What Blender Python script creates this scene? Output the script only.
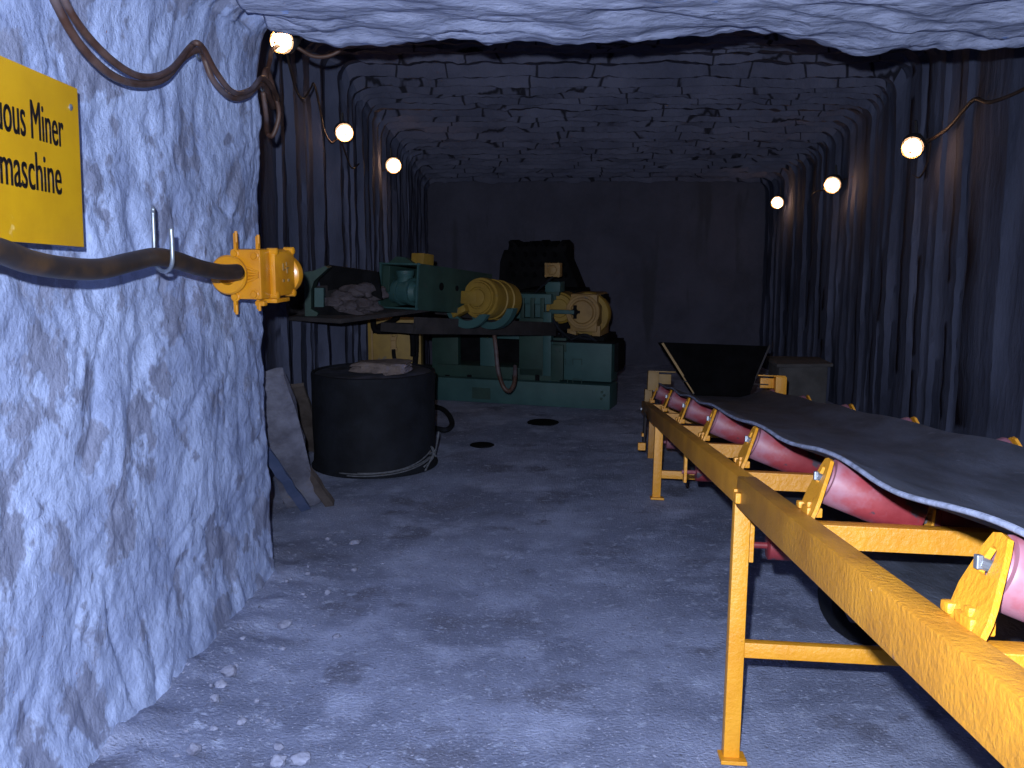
import bpy, bmesh, math, random
from mathutils import Vector, Matrix, noise
PI = math.pi
scene = bpy.context.scene
for o in list(bpy.data.objects): bpy.data.objects.remove(o, do_unlink=True)
C = scene.collection

# ------------------------------------------------------------------ camera, world, flash, exposure
CAM_H, PITCH, F = 1.605, math.radians(9.03), 1000.0
cam_d = bpy.data.cameras.new('camera'); cam = bpy.data.objects.new('camera', cam_d); C.objects.link(cam)
cam_d.sensor_width = 36.0; cam_d.lens = 36.0 * F / 1024.0; cam_d.clip_start = 0.05
cam.location = (0, 0, CAM_H); cam.rotation_euler = (PI/2 - PITCH, 0, 0)
scene.camera = cam

w = bpy.data.worlds.new('mine_air'); scene.world = w; w.use_nodes = True
w.node_tree.nodes['Background'].inputs[0].default_value = (0.35, 0.42, 1.0, 1)
w.node_tree.nodes['Background'].inputs[1].default_value = 0.004

fl_d = bpy.data.lights.new('camera_flash', 'SPOT'); fl = bpy.data.objects.new('camera_flash', fl_d); C.objects.link(fl)
fl_d.energy = 720; fl_d.color = (0.77, 0.85, 1.0); fl_d.shadow_soft_size = 0.018
fl_d.spot_size = math.radians(105); fl_d.spot_blend = 0.75
fl.location = (-0.07, 0.0, CAM_H + 0.14); fl.rotation_euler = (PI/2 - PITCH*0.6, 0, 0)

scene.view_settings.view_transform = 'Standard'; scene.view_settings.look = 'None'
scene.view_settings.exposure = 0.0; scene.view_settings.gamma = 1.0
scene.view_settings.use_curve_mapping = False

# ------------------------------------------------------------------ measuring helpers (metres)
def ray(px, py):
    u = (px-512)/F; v = (384-py)/F; c, s = math.cos(PITCH), math.sin(PITCH)
    return Vector((u, c + v*s, v*c - s))                  # camera axes turned into the room's axes
def at_y(px, py, Y):
    d = ray(px, py); return Vector((0, 0, CAM_H)) + d*(Y/d.y)
def at_x(px, py, X):
    d = ray(px, py); return Vector((0, 0, CAM_H)) + d*(X/d.x)
def on_floor(px, py, z=0):
    d = ray(px, py); return Vector((0, 0, CAM_H)) + d*((z-CAM_H)/d.z)

# ------------------------------------------------------------------ materials
def mat(name, col, rough=0.6, metal=0.0, col2=None, nscale=6, nmin=.4, nmax=.62, bump=0.0, bscale=40, detail=6, spots=None, coord='Object', stretch=None, spec=0.5):
    m = bpy.data.materials.new(name); m.use_nodes = True
    nt = m.node_tree; N = nt.nodes; L = nt.links; b = N['Principled BSDF']
    b.inputs['Base Color'].default_value = (*col, 1); b.inputs['Roughness'].default_value = rough
    b.inputs['Metallic'].default_value = metal; b.inputs['Specular IOR Level'].default_value = spec
    tc = N.new('ShaderNodeTexCoord'); src = tc.outputs[coord]
    if stretch:
        mp = N.new('ShaderNodeMapping'); mp.inputs['Scale'].default_value = stretch; L.new(src, mp.inputs[0]); src = mp.outputs[0]
    last = None
    if col2:
        n = N.new('ShaderNodeTexNoise'); n.inputs['Scale'].default_value = nscale; n.inputs['Detail'].default_value = detail; n.inputs['Roughness'].default_value = .6
        L.new(src, n.inputs['Vector'])
        r = N.new('ShaderNodeValToRGB'); r.color_ramp.elements[0].position = nmin; r.color_ramp.elements[1].position = nmax
        r.color_ramp.elements[0].color = (*col, 1); r.color_ramp.elements[1].color = (*col2, 1)
        L.new(n.outputs['Fac'], r.inputs[0]); last = r.outputs[0]
    for sp in (spots or []):                                # (colour, scale, lo, hi) patches of another colour
        n = N.new('ShaderNodeTexNoise'); n.inputs['Scale'].default_value = sp[1]; n.inputs['Detail'].default_value = 5; n.inputs['Roughness'].default_value = .6
        L.new(src, n.inputs['Vector'])
        r = N.new('ShaderNodeMapRange'); r.inputs['From Min'].default_value = sp[2]; r.inputs['From Max'].default_value = sp[3]
        L.new(n.outputs['Fac'], r.inputs[0])
        mx = N.new('ShaderNodeMix'); mx.data_type = 'RGBA'
        L.new(r.outputs[0], mx.inputs[0])
        if last: L.new(last, mx.inputs[6])
        else: mx.inputs[6].default_value = (*col, 1)
        mx.inputs[7].default_value = (*sp[0], 1); last = mx.outputs[2]
    if last: L.new(last, b.inputs['Base Color'])
    if bump:
        n = N.new('ShaderNodeTexNoise'); n.inputs['Scale'].default_value = bscale; n.inputs['Detail'].default_value = 8; n.inputs['Roughness'].default_value = .6
        L.new(src, n.inputs['Vector'])
        bp = N.new('ShaderNodeBump'); bp.inputs['Distance'].default_value = bump; bp.inputs['Strength'].default_value = 1
        L.new(n.outputs['Fac'], bp.inputs['Height']); L.new(bp.outputs[0], b.inputs['Normal'])
    return m
M = {}
M['rock'] = mat('sprayed_salt_rock', (.27,.33,.54), .9, col2=(.42,.51,.78), nscale=2.6, nmin=.40, nmax=.58, bump=.022, bscale=11,
                spots=[((.235,.265,.40), 4.2, .545, .585), ((.30,.15,.12), 38, .735, .76)], spec=.2)
M['ceilrock'] = mat('layered_salt_rock', (.27,.305,.45), .85, col2=(.40,.445,.63), nscale=3, nmin=.4, nmax=.6, bump=.02, bscale=9, stretch=(1,2.2,2.2),
                spots=[((.22,.38,.85), 4, .66, .72)], spec=.25)
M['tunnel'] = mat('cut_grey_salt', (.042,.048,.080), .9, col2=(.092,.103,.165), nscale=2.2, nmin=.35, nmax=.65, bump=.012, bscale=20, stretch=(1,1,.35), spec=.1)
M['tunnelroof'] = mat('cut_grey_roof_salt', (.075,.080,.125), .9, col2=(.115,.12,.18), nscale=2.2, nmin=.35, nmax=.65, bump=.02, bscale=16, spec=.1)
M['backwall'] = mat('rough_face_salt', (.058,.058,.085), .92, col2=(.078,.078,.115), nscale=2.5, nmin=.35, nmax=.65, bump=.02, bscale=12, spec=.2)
M['floor'] = mat('dusty_concrete', (.175,.20,.31), .85, col2=(.29,.33,.50), nscale=1.5, nmin=.40, nmax=.60, bump=.010, bscale=85, detail=9,
                spots=[((.40,.45,.66), 2.6, .53, .70), ((.155,.17,.255), 2.4, .56, .64), ((.37,.42,.60), 16, .58, .68), ((.50,.53,.72), 70, .58, .70), ((.13,.135,.19), 48, .60, .72)], spec=.25)
M['rubble'] = mat('salt_rubble', (.20,.21,.30), .95, col2=(.36,.39,.54), nscale=7, nmin=.4, nmax=.6, bump=.01, bscale=40, spec=.2)
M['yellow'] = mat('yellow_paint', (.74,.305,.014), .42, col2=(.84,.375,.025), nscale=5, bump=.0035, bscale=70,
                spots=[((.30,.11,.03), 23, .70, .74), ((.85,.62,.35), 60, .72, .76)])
M['yellow_dim'] = mat('dimmed_yellow_paint', (.50,.205,.010), .45, col2=(.60,.26,.016), nscale=5, bump=.0035, bscale=70,
                spots=[((.25,.10,.03), 23, .68, .72), ((.75,.60,.36), 60, .70, .74)])  # same yellow paint, darkened to offset flash overexposure on brackets and beams
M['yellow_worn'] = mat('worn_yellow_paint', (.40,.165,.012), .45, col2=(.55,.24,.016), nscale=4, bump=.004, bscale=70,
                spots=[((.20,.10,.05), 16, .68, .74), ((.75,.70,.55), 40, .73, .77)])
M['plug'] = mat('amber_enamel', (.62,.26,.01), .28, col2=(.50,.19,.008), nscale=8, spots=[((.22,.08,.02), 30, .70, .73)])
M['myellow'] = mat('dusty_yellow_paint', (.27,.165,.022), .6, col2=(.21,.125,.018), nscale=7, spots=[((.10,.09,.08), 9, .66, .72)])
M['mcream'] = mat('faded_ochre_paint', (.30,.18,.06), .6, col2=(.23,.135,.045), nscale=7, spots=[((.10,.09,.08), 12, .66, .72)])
M['teal'] = mat('teal_machine_paint', (.023,.072,.076), .6, col2=(.033,.092,.094), nscale=5, spots=[((.05,.08,.09), 11, .64, .72)])
M['green'] = mat('dark_green_paint', (.012,.038,.032), .65, col2=(.02,.055,.045), nscale=5, spots=[((.03,.05,.05), 9, .62, .7)])
M['dark'] = mat('blackened_steel', (.004,.004,.005), .85, col2=(.008,.008,.010), nscale=8, bump=.004, spec=.1)
M['darkred'] = mat('dusty_dark_steel', (.022,.019,.022), .85, col2=(.038,.032,.036), nscale=8, bump=.004)
M['lump'] = mat('salt_ore_lumps', (.055,.045,.055), .95, col2=(.09,.075,.088), nscale=9, bump=.02, bscale=15)
M['red'] = mat('red_roller_paint', (.16,.013,.020), .55, col2=(.24,.035,.045), nscale=7,
                spots=[((.25,.11,.15), 6, .47, .60), ((.05,.035,.05), 11, .585, .62)])
M['belt'] = mat('rubber_belt', (.032,.037,.055), .66, col2=(.078,.090,.130), nscale=3, nmin=.36, nmax=.66, bump=.004, bscale=30, stretch=(3,1,1),
                spots=[((.12,.135,.19), 14, .62, .74)])
M['beltedge'] = mat('frayed_belt_edge', (.10,.115,.17), .9, col2=(.27,.30,.43), nscale=22, nmin=.35, nmax=.65, bump=.002, bscale=90)
M['rubber'] = mat('black_rubber', (.005,.006,.010), .8, col2=(.010,.012,.019), nscale=5, bump=.004, bscale=25, spec=.25)
M['drumtop'] = mat('dusty_black_lid', (.018,.019,.028), .8, col2=(.07,.076,.12), nscale=7)
M['cable'] = mat('rusty_brown_cable', (.055,.025,.018), .55, col2=(.11,.065,.055), nscale=9, spots=[((.13,.12,.15), 3, .50, .68)])
M['thinc'] = mat('brown_lamp_cable', (.035,.02,.016), .6, col2=(.05,.03,.025), nscale=9)
M['bigc'] = mat('muddy_power_cable', (.022,.016,.015), .5, col2=(.065,.036,.018), nscale=14, nmin=.40, nmax=.70)
M['steel'] = mat('galvanised_rod', (.30,.34,.40), .4, metal=.7, col2=(.2,.22,.26), nscale=20)
M['sign'] = mat('yellow_sign_enamel', (.58,.32,.006), .38, col2=(.52,.28,.006), nscale=6, spots=[((.85,.66,.25), 9, .68, .78)])
M['ink'] = mat('black_lettering', (.01,.008,.01), .4)
M['wood'] = mat('old_wood', (.06,.045,.042), .85, col2=(.10,.08,.075), nscale=10, stretch=(1,1,.2), bump=.006, bscale=30)
M['dustwood'] = mat('dusty_plank', (.085,.085,.12), .9, col2=(.17,.175,.24), nscale=6, bump=.006, bscale=30, spots=[((.20,.16,.14), 7, .6, .7)])
M['bluewood'] = mat('blue_board', (.06,.09,.19), .75, col2=(.10,.13,.25), nscale=6)
M['block'] = mat('pink_salt_block', (.11,.085,.085), .9, col2=(.17,.13,.12), nscale=14, bump=.01, bscale=40, spots=[((.15,.13,.17), 8, .58, .66)])
M['rope'] = mat('grey_wire_rope', (.07,.075,.09), .7, col2=(.12,.125,.15), nscale=40)
M['concrete'] = mat('concrete_block', (.07,.066,.07), .9, col2=(.10,.095,.10), nscale=6, bump=.006)
M['housing'] = mat('dark_lamp_housing', (.02,.02,.025), .5, col2=(.03,.03,.035), nscale=10)
M['brass'] = mat('brass_guard_wire', (.45,.32,.14), .4, metal=.6)
mg = bpy.data.materials.new('glowing_lamp_glass'); mg.use_nodes = True
_e = mg.node_tree.nodes['Principled BSDF']; _e.inputs['Base Color'].default_value = (.9,.8,.6,1)
_e.inputs['Emission Color'].default_value = (1.0,.56,.30,1); _e.inputs['Emission Strength'].default_value = 20
M['glow'] = mg

def add_streaks(m, axis, scale, colr, lo, hi):
    """fine stretched-noise streaks of a second colour mixed into the base colour"""
    nt = m.node_tree; N = nt.nodes; L = nt.links; b = N['Principled BSDF']
    tc = N.new('ShaderNodeTexCoord'); mp = N.new('ShaderNodeMapping'); mp.inputs['Scale'].default_value = axis
    L.new(tc.outputs['Object'], mp.inputs[0])
    n = N.new('ShaderNodeTexNoise'); n.inputs['Scale'].default_value = scale; n.inputs['Detail'].default_value = 4
    L.new(mp.outputs[0], n.inputs['Vector'])
    r = N.new('ShaderNodeMapRange'); r.inputs['From Min'].default_value = lo; r.inputs['From Max'].default_value = hi
    L.new(n.outputs['Fac'], r.inputs[0])
    old = b.inputs['Base Color'].links[0].from_socket
    mx = N.new('ShaderNodeMix'); mx.data_type = 'RGBA'; L.new(r.outputs[0], mx.inputs[0]); L.new(old, mx.inputs[6]); mx.inputs[7].default_value = (*colr, 1)
    L.new(mx.outputs[2], b.inputs['Base Color'])
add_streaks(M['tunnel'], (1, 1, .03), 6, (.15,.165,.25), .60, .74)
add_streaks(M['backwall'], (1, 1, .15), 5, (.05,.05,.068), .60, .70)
def add_cracks(m, sc, mapping, width, colr):
    nt = m.node_tree; N = nt.nodes; L = nt.links; b = N['Principled BSDF']
    tc = N.new('ShaderNodeTexCoord'); mp = N.new('ShaderNodeMapping'); mp.inputs['Scale'].default_value = mapping; L.new(tc.outputs['Object'], mp.inputs[0])
    nz = N.new('ShaderNodeTexNoise'); nz.inputs['Scale'].default_value = 3; nz.inputs['Detail'].default_value = 4; L.new(mp.outputs[0], nz.inputs['Vector'])
    va = N.new('ShaderNodeVectorMath'); va.operation = 'MULTIPLY_ADD'; L.new(nz.outputs['Color'], va.inputs[0]); va.inputs[1].default_value = (.25,.25,.25); L.new(mp.outputs[0], va.inputs[2])
    v = N.new('ShaderNodeTexVoronoi'); v.feature = 'DISTANCE_TO_EDGE'; v.inputs['Scale'].default_value = sc; L.new(va.outputs[0], v.inputs['Vector'])
    r = N.new('ShaderNodeMapRange'); r.inputs['From Min'].default_value = width*.3; r.inputs['From Max'].default_value = width; r.inputs['To Min'].default_value = 1; r.inputs['To Max'].default_value = 0; L.new(v.outputs[0], r.inputs[0])
    old = b.inputs['Base Color'].links[0].from_socket
    mx = N.new('ShaderNodeMix'); mx.data_type = 'RGBA'; L.new(r.outputs[0], mx.inputs[0]); L.new(old, mx.inputs[6]); mx.inputs[7].default_value = (*colr, 1); L.new(mx.outputs[2], b.inputs['Base Color'])
add_cracks(M['tunnelroof'], 1.6, (.9, 1.5, .2), .016, (.02,.02,.03))

# ------------------------------------------------------------------ mesh helpers
def bx(bm, c, size, rot=None, bev=0.0, M4=None):
    r = bmesh.ops.create_cube(bm, size=1.0); vs = r['verts']
    m = Matrix.Translation(Vector(c)) @ (rot.to_4x4() if rot else Matrix.Identity(4)) @ Matrix.Diagonal((*size, 1))
    if M4: m = M4 @ m
    bmesh.ops.transform(bm, matrix=m, verts=vs)
    if bev:
        es = list({e for v in vs for e in v.link_edges})
        bmesh.ops.bevel(bm, geom=es, offset=bev, segments=2, profile=.6, affect='EDGES')
def cyl(bm, p0, p1, r0, r1=None, seg=20, cap=True, bev=0.0):
    p0 = Vector(p0); p1 = Vector(p1); r1 = r0 if r1 is None else r1; d = p1-p0
    m = Matrix.Translation((p0+p1)/2) @ d.to_track_quat('Z', 'Y').to_matrix().to_4x4()
    bmesh.ops.create_cone(bm, cap_ends=cap, segments=seg, radius1=r0, radius2=r1, depth=d.length, matrix=m)
def lathe(bm, p0, axis, prof, seg=32):
    """prof = [(distance along axis, radius)]"""
    axis = Vector(axis).normalized(); q = axis.to_track_quat('Z', 'Y').to_matrix(); p0 = Vector(p0); rings = []
    for (h, r) in prof:
        if r < 1e-5: rings.append([bm.verts.new(p0+axis*h)]); continue
        rings.append([bm.verts.new(p0 + q @ Vector((r*math.cos(2*PI*i/seg), r*math.sin(2*PI*i/seg), h))) for i in range(seg)])
    for a, b in zip(rings, rings[1:]):
        for i in range(seg):
            j = (i+1) % seg
            try:
                if len(a) == 1: bm.faces.new((a[0], b[j], b[i])) if len(b) > 1 else None
                elif len(b) == 1: bm.faces.new((a[i], a[j], b[0]))
                else: bm.faces.new((a[i], a[j], b[j], b[i]))
            except ValueError: pass
def smooth_path(pts, n=8, closed=False):
    P = [Vector(p) for p in pts]; out = []; k = len(P)
    rng = range(k if closed else k-1)
    for i in rng:
        if closed: p0, p1, p2, p3 = P[(i-1) % k], P[i], P[(i+1) % k], P[(i+2) % k]
        else: p1, p2 = P[i], P[i+1]; p0 = P[i-1] if i else p1*2-p2; p3 = P[i+2] if i+2 < k else p2*2-p1
        for j in range(n):
            t = j/n
            out.append(.5*((2*p1)+(p2-p0)*t+(2*p0-5*p1+4*p2-p3)*t*t+(3*p1-p0-3*p2+p3)*t**3))
    if not closed: out.append(P[-1].copy())
    return out
def tube(bm, pts, r, seg=8, n=8, closed=False, smooth=True):
    P = smooth_path(pts, n, closed) if smooth else [Vector(p) for p in pts]
    k = len(P); rings = []; up = None
    for i, p in enumerate(P):
        t = (P[(i+1) % k]-P[i-1]) if closed else (P[min(i+1, k-1)]-P[max(i-1, 0)])
        if t.length < 1e-9: t = Vector((0, 0, 1))
        t.normalize()
        if up is None: up = t.orthogonal().normalized()
        up = (up - t*up.dot(t))
        if up.length < 1e-6: up = t.orthogonal()
        up.normalize(); sd = t.cross(up)
        rr = r(i/(k-1)) if callable(r) else r
        rings.append([bm.verts.new(p + (up*math.cos(2*PI*j/seg)+sd*math.sin(2*PI*j/seg))*rr) for j in range(seg)])
    for i in range(k if closed else k-1):
        a, b = rings[i], rings[(i+1) % k]
        for j in range(seg): bm.faces.new((a[j], a[(j+1) % seg], b[(j+1) % seg], b[j]))
    if not closed: bm.faces.new(rings[0][::-1]); bm.faces.new(rings[-1])
def prism(bm, poly, thick, M4=None):
    """poly = [(x,z)] in the local XZ plane, extruded from y=0 to y=thick, then moved by M4"""
    M4 = M4 or Matrix.Identity(4)
    a = [bm.verts.new(M4 @ Vector((x, 0, z))) for x, z in poly]; b = [bm.verts.new(M4 @ Vector((x, thick, z))) for x, z in poly]
    bm.faces.new(a); bm.faces.new(b[::-1]); k = len(poly)
    for i in range(k): bm.faces.new((a[(i+1) % k], a[i], b[i], b[(i+1) % k]))
def grid(bm, rows, closed=False):
    V = [[bm.verts.new(p) for p in r] for r in rows]
    for a, b in zip(V, V[1:]):
        for i in range(len(a)-1): bm.faces.new((a[i], a[i+1], b[i+1], b[i]))
    return V
def wm(o):
    m = o.matrix_basis.copy()
    return wm(o.parent) @ m if o.parent else m
def obj(name, bm, m, parent=None, shade=None, local=False, world=True):
    bmesh.ops.recalc_face_normals(bm, faces=bm.faces)
    if parent and not local:
        bmesh.ops.transform(bm, matrix=wm(parent).inverted(), verts=bm.verts)
    me = bpy.data.meshes.new(name); bm.to_mesh(me); bm.free()
    for mm in (m if isinstance(m, (list, tuple)) else [m]): me.materials.append(M[mm])
    o = bpy.data.objects.new(name, me); C.objects.link(o); o.parent = parent
    if shade is not None:
        me.polygons.foreach_set('use_smooth', [True]*len(me.polygons))
        if shade > 0: me.set_sharp_from_angle(angle=math.radians(shade))
    return o
def centre(o):
    """put a single-mesh thing's origin at its base"""
    vs = o.data.vertices; xs = [v.co.x for v in vs]; ys = [v.co.y for v in vs]; zs = [v.co.z for v in vs]
    c = Vector(((min(xs)+max(xs))/2, (min(ys)+max(ys))/2, min(zs)))
    o.data.transform(Matrix.Translation(-c)); o.location = c; return o
def tag(o, label=None, cat=None, group=None, kind=None):
    if label: o['label'] = label
    if cat: o['category'] = cat
    if group: o['group'] = group
    if kind: o['kind'] = kind
    return o
def thing(name, label, cat, loc=(0,0,0), rot=None, group=None):
    o = bpy.data.objects.new(name, None); C.objects.link(o); o.location = loc; o.empty_display_size = .1
    if rot is not None: o.rotation_euler = rot
    return tag(o, label, cat, group)
def copy_tree(o, parent=None):
    c = o.copy(); C.objects.link(c); c.parent = parent
    for ch in [q for q in bpy.data.objects if q.parent == o]: copy_tree(ch, c)
    return c
B = bmesh.new
def fbm(p, o=4, h=1.0, l=2.0): return noise.fractal(p, h, l, o)
def lerp_tab(tab, x):
    if x <= tab[0][0]: return tab[0][1]
    for (x0, y0), (x1, y1) in zip(tab, tab[1:]):
        if x <= x1: return y0 + (y1-y0)*(x-x0)/(x1-x0)
    return tab[-1][1]

# ------------------------------------------------------------------ the setting
# floor
def floor_h(x, y):
    h = .010*fbm(Vector((x*.8, y*.8, 3)), 4) + .005*fbm(Vector((x*7, y*7, 9)), 4)
    d = x - (-1.18)                                            # loose salt piled along the foot of the near wall
    if y < 5.2: h += min(1, (5.2-y)/.8)*max(0, .07*(1-d/.42))*(0.8+.6*fbm(Vector((x*5, y*5, 0)), 4)) if d < .42 else 0
    if x > .25: h = min(h, .004)
    return max(h, -.012)
bm = B(); rows = []
nx, ny = 230, 330
for j in range(ny+1):
    y = 1.2 + (j/ny)**1.5*12.3
    rows.append([Vector((x, y, floor_h(x, y))) for x in [-2.4 + i/nx*6.0 for i in range(nx+1)]])
grid(bm, rows); tag(obj('floor', bm, 'floor', shade=0), kind='structure')
bm = B(); grid(bm, [[(-2.4,-1.5,0),(3.6,-1.5,0)],[(-2.4,1.2,0),(3.6,1.2,0)]]); tag(obj('floor', bm, 'floor'), kind='structure')

# near rock shell: wall on the left that rounds over into the rough roof, ending in a ragged mouth
LIP = [(-1.2,2.36),(-.95,2.375),(-.72,2.335),(-.40,2.325),(-.20,2.355),(.1,2.345),(.28,2.33),(.5,2.335),(.72,2.35),(.98,2.375),(1.25,2.325),(1.5,2.295),(1.75,2.315),(2.0,2.32),(2.6,2.315),(3.6,2.33)]
def shell_base(t, y):
    """t in 0..1 runs floor > wall > round > roof; returns point and outward normal"""
    X = lerp_tab([(-1,-1.34),(2.0,-1.28),(2.8,-1.225),(3.6,-1.15),(4.3,-1.10)], y)
    Z = 2.435; R = .10
    s = t*(2.275+.25+4.9)
    if s < 2.275:
        ex = .05*max(0, 1-s/.5)**2 + .04*min(1, s/2.0)*max(0, min(1, (y-3.2)/1.0))
        return Vector((X+ex-.02, y, s-.03)), Vector((1, 0, 0))
    s -= 2.275
    if s < .25:
        a = s/.25*PI/2; X += .04*max(0, min(1, (y-3.2)/1.0))
        return Vector((X+R-R*math.cos(a), y, Z-R-.03+R*math.sin(a)+.03)), Vector((math.cos(a), 0, -math.sin(a)))
    s -= .25
    x = X+R+s
    k = max(0, (y-3.3))
    return Vector((x, y, Z + (lerp_tab(LIP, x)+.035-Z-.015)*min(1, k)**2)), Vector((0, 0, -1))
def rock_disp(p, ceil):
    q = Vector((p.x, p.y, p.z))
    if ceil:
        q = Vector((p.x*.8, p.y*2.6, p.z))
        return .02*fbm(q*1.4, 3) + .028*(1-abs(noise.noise(q*3.1))*2.2) - .02 + .008*fbm(q*8, 3)
    q = Vector((p.x, p.y*1.25, p.z*.8)) + Vector((0, noise.noise(p*2.1)*.25, noise.noise(p*2.3+Vector((9,9,9)))*.25))
    rid = (1-abs(noise.noise(q*2.2))*2.0)
    rid2 = (1-abs(noise.noise(q*5.0+Vector((4,1,2))))*2.0)
    cell = noise.voronoi(q*2.7)[0]
    cr = max(0, 1-abs(noise.noise(q*2.6+Vector((1,7,3))))*9)**2 + .7*max(0, 1-abs(noise.noise(q*5.3+Vector((3,2,8))))*7)**2
    return .022*fbm(q*1.1, 2) + .008*rid + .009*rid2 + .012*(cell[1]-cell[0]) + .006*fbm(q*10, 4) - .007*cr - .016
ts = [i/620 for i in range(621)]
tcut = int(620*(2.275+.18)/(2.275+.25+4.9))
ys = [-1.0 + i*.12 for i in range(18)] + [1.16+.0165*i for i in range(int((4.40-1.16)/.0165)+1)]
shell = []
for y in ys:
    row = []
    for t in ts:
        p, n = shell_base(t, y); e = min(1, max(0, (y-3.9)/.5))
        rg = (.03*noise.noise(Vector((p.x*6, p.z*3, 7))) + .03*fbm(Vector((p.x*11, p.z*9, 2)), 3))*e
        cl = n.z < -.5
        d = rock_disp(p, cl)
        if cl and y > 4.2: d *= 1 + 0*e; 
        jag = (.022*fbm(Vector((p.x*3.3, 1, 3)), 4) + .010*noise.noise(Vector((p.x*14, 5, 1))))*e if cl else 0
        row.append(p + n*d + Vector((0, rg, jag)))
    shell.append(row)
last = shell[-1]
for (off, dy) in ((.02, .04), (.10, .09), (.30, .12), (.75, .14)):        # the back of the rock collar
    row = []
    for i, t in enumerate(ts):
        _, n = shell_base(t, 4.40); q = last[i] - n*off + Vector((0, dy, 0)); q += Vector((0, .02*noise.noise(q*7), 0)); row.append(q)
    shell.append(row)
bm = B(); grid(bm, [r[:tcut+1] for r in shell]); tag(obj('wall_left', bm, 'rock', shade=0), kind='structure')
bm = B(); grid(bm, [r[tcut:] for r in shell]); tag(obj('ceiling', bm, 'ceilrock', shade=0), kind='structure')

# tunnel behind the mouth: stepped rings left by the cutter, each a little smaller than the last
ZT = [(4.5,2.95),(7.6,2.79),(8.1,2.60),(8.9,2.45),(9.4,2.33),(10.7,2.13),(11.5,2.02)]
LT = [(4.5,-1.62),(6.8,-1.50),(7.4,-1.38),(8.0,-1.24),(8.8,-1.14),(9.4,-1.04),(11.5,-.93)]
RT = [(4.5,3.05),(8,2.95),(11.5,2.88)]
YB = 11.5
random.seed(4)
def section(L, R, Z, y, j, jit, k):
    """a ring's outline: left wall up, round, roof, round, right wall down"""
    out = []; rad = .13
    def add(x, z, nx_, nz_, tag_):
        q = Vector((x*2.2, y*.7+k*3.7, z*1.0))
        if tag_ == 'c': d = .022*fbm(Vector((x*3.0, k*5.1, 2)), 4) + .010*noise.noise(Vector((x*17, k*3.3, 1)))
        else: d = .014*fbm(Vector((z*1.3, k*5.1, 5 if nx_ > 0 else 8)), 3)
        d2 = .008*fbm(Vector((x*9, y*9, z*6)), 3)
        out.append(Vector((x + nx_*(d+d2), y + jit*(.05*noise.noise(Vector((x*4, z*1.2, k*7.7))) if tag_ == 'c' else .02*noise.noise(Vector((x*4, z*1.5, k*7.7)))), z + nz_*(d+d2))))
    n1 = 50
    for i in range(n1): add(L, -.05+(Z-rad+.05)*i/n1, 1, 0, 'l')
    for i in range(8):
        a = i/8*PI/2; add(L+rad-rad*math.cos(a), Z-rad+rad*math.sin(a), math.cos(a), -math.sin(a), 'l' if i < 4 else 'c')
    n2 = 190
    for i in range(n2): add(L+rad+(R-L-2*rad)*i/n2, Z, 0, -1, 'c')
    for i in range(8):
        a = i/8*PI/2; add(R-rad+rad*math.sin(a), Z-rad+rad*math.cos(a), -math.sin(a), -math.cos(a), 'c' if i < 4 else 'r')
    for i in range(n1+1): add(R, (Z-rad)-(Z-rad+.05)*i/n1, -1, 0, 'r')
    return out
rows = []; y = 4.62; k = 0
while y < YB-.1:
    step = random.uniform(.10, .22) if y > 6.5 else random.uniform(.3, .5)
    y1 = min(y+step, YB); ym = y
    L = lerp_tab(LT, ym) + random.choice((-.025,-.01,-.005,0,.005,.01,.025)); R = lerp_tab(RT, ym) + random.choice((-.035,-.01,-.005,0,.005,.01,.025)); Z = .035 + lerp_tab(ZT, ym) + random.uniform(-.008, .008)
    rows.append(section(L, R, Z, y, 0, 1, k))
    rows.append(section(L-.002, R+.002, Z+.006, y+.02, 1, 1, k))
    rows.append(section(L-.003, R+.003, Z+.010, (y+y1)/2, 1, .4, k))
    rows.append(section(L-.003, R+.003, Z+.016, y1-.010, 1, .1, k))
    y = y1; k += 1
nL, nR = 54, 54
tot = len(rows[0])
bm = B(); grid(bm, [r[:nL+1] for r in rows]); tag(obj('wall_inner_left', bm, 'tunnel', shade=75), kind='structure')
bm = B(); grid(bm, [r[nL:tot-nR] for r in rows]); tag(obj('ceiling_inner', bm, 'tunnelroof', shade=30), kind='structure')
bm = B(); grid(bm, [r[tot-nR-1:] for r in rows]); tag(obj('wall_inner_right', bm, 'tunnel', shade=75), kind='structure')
bm = B(); rr = []
for j in range(81):
    z = -.1+2.5*j/80
    rr.append([Vector((x, YB + .05*fbm(Vector((x*1.5, z*1.5, 4)), 5), z)) for x in [-1.3+4.6*i/140 for i in range(141)]])
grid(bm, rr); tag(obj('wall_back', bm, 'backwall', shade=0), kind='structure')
# right wall beside the camera, closing the place
bm = B(); rr = []
for j in range(61):
    z = -.1+2.8*j/60
    rr.append([Vector((3.08 - .05*fbm(Vector((y_*1.2, z, 4)), 5), y_, z)) for y_ in [-1.5+6.3*i/120 for i in range(121)]])
grid(bm, rr); tag(obj('wall_right', bm, 'rock', shade=0), kind='structure')

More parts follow.
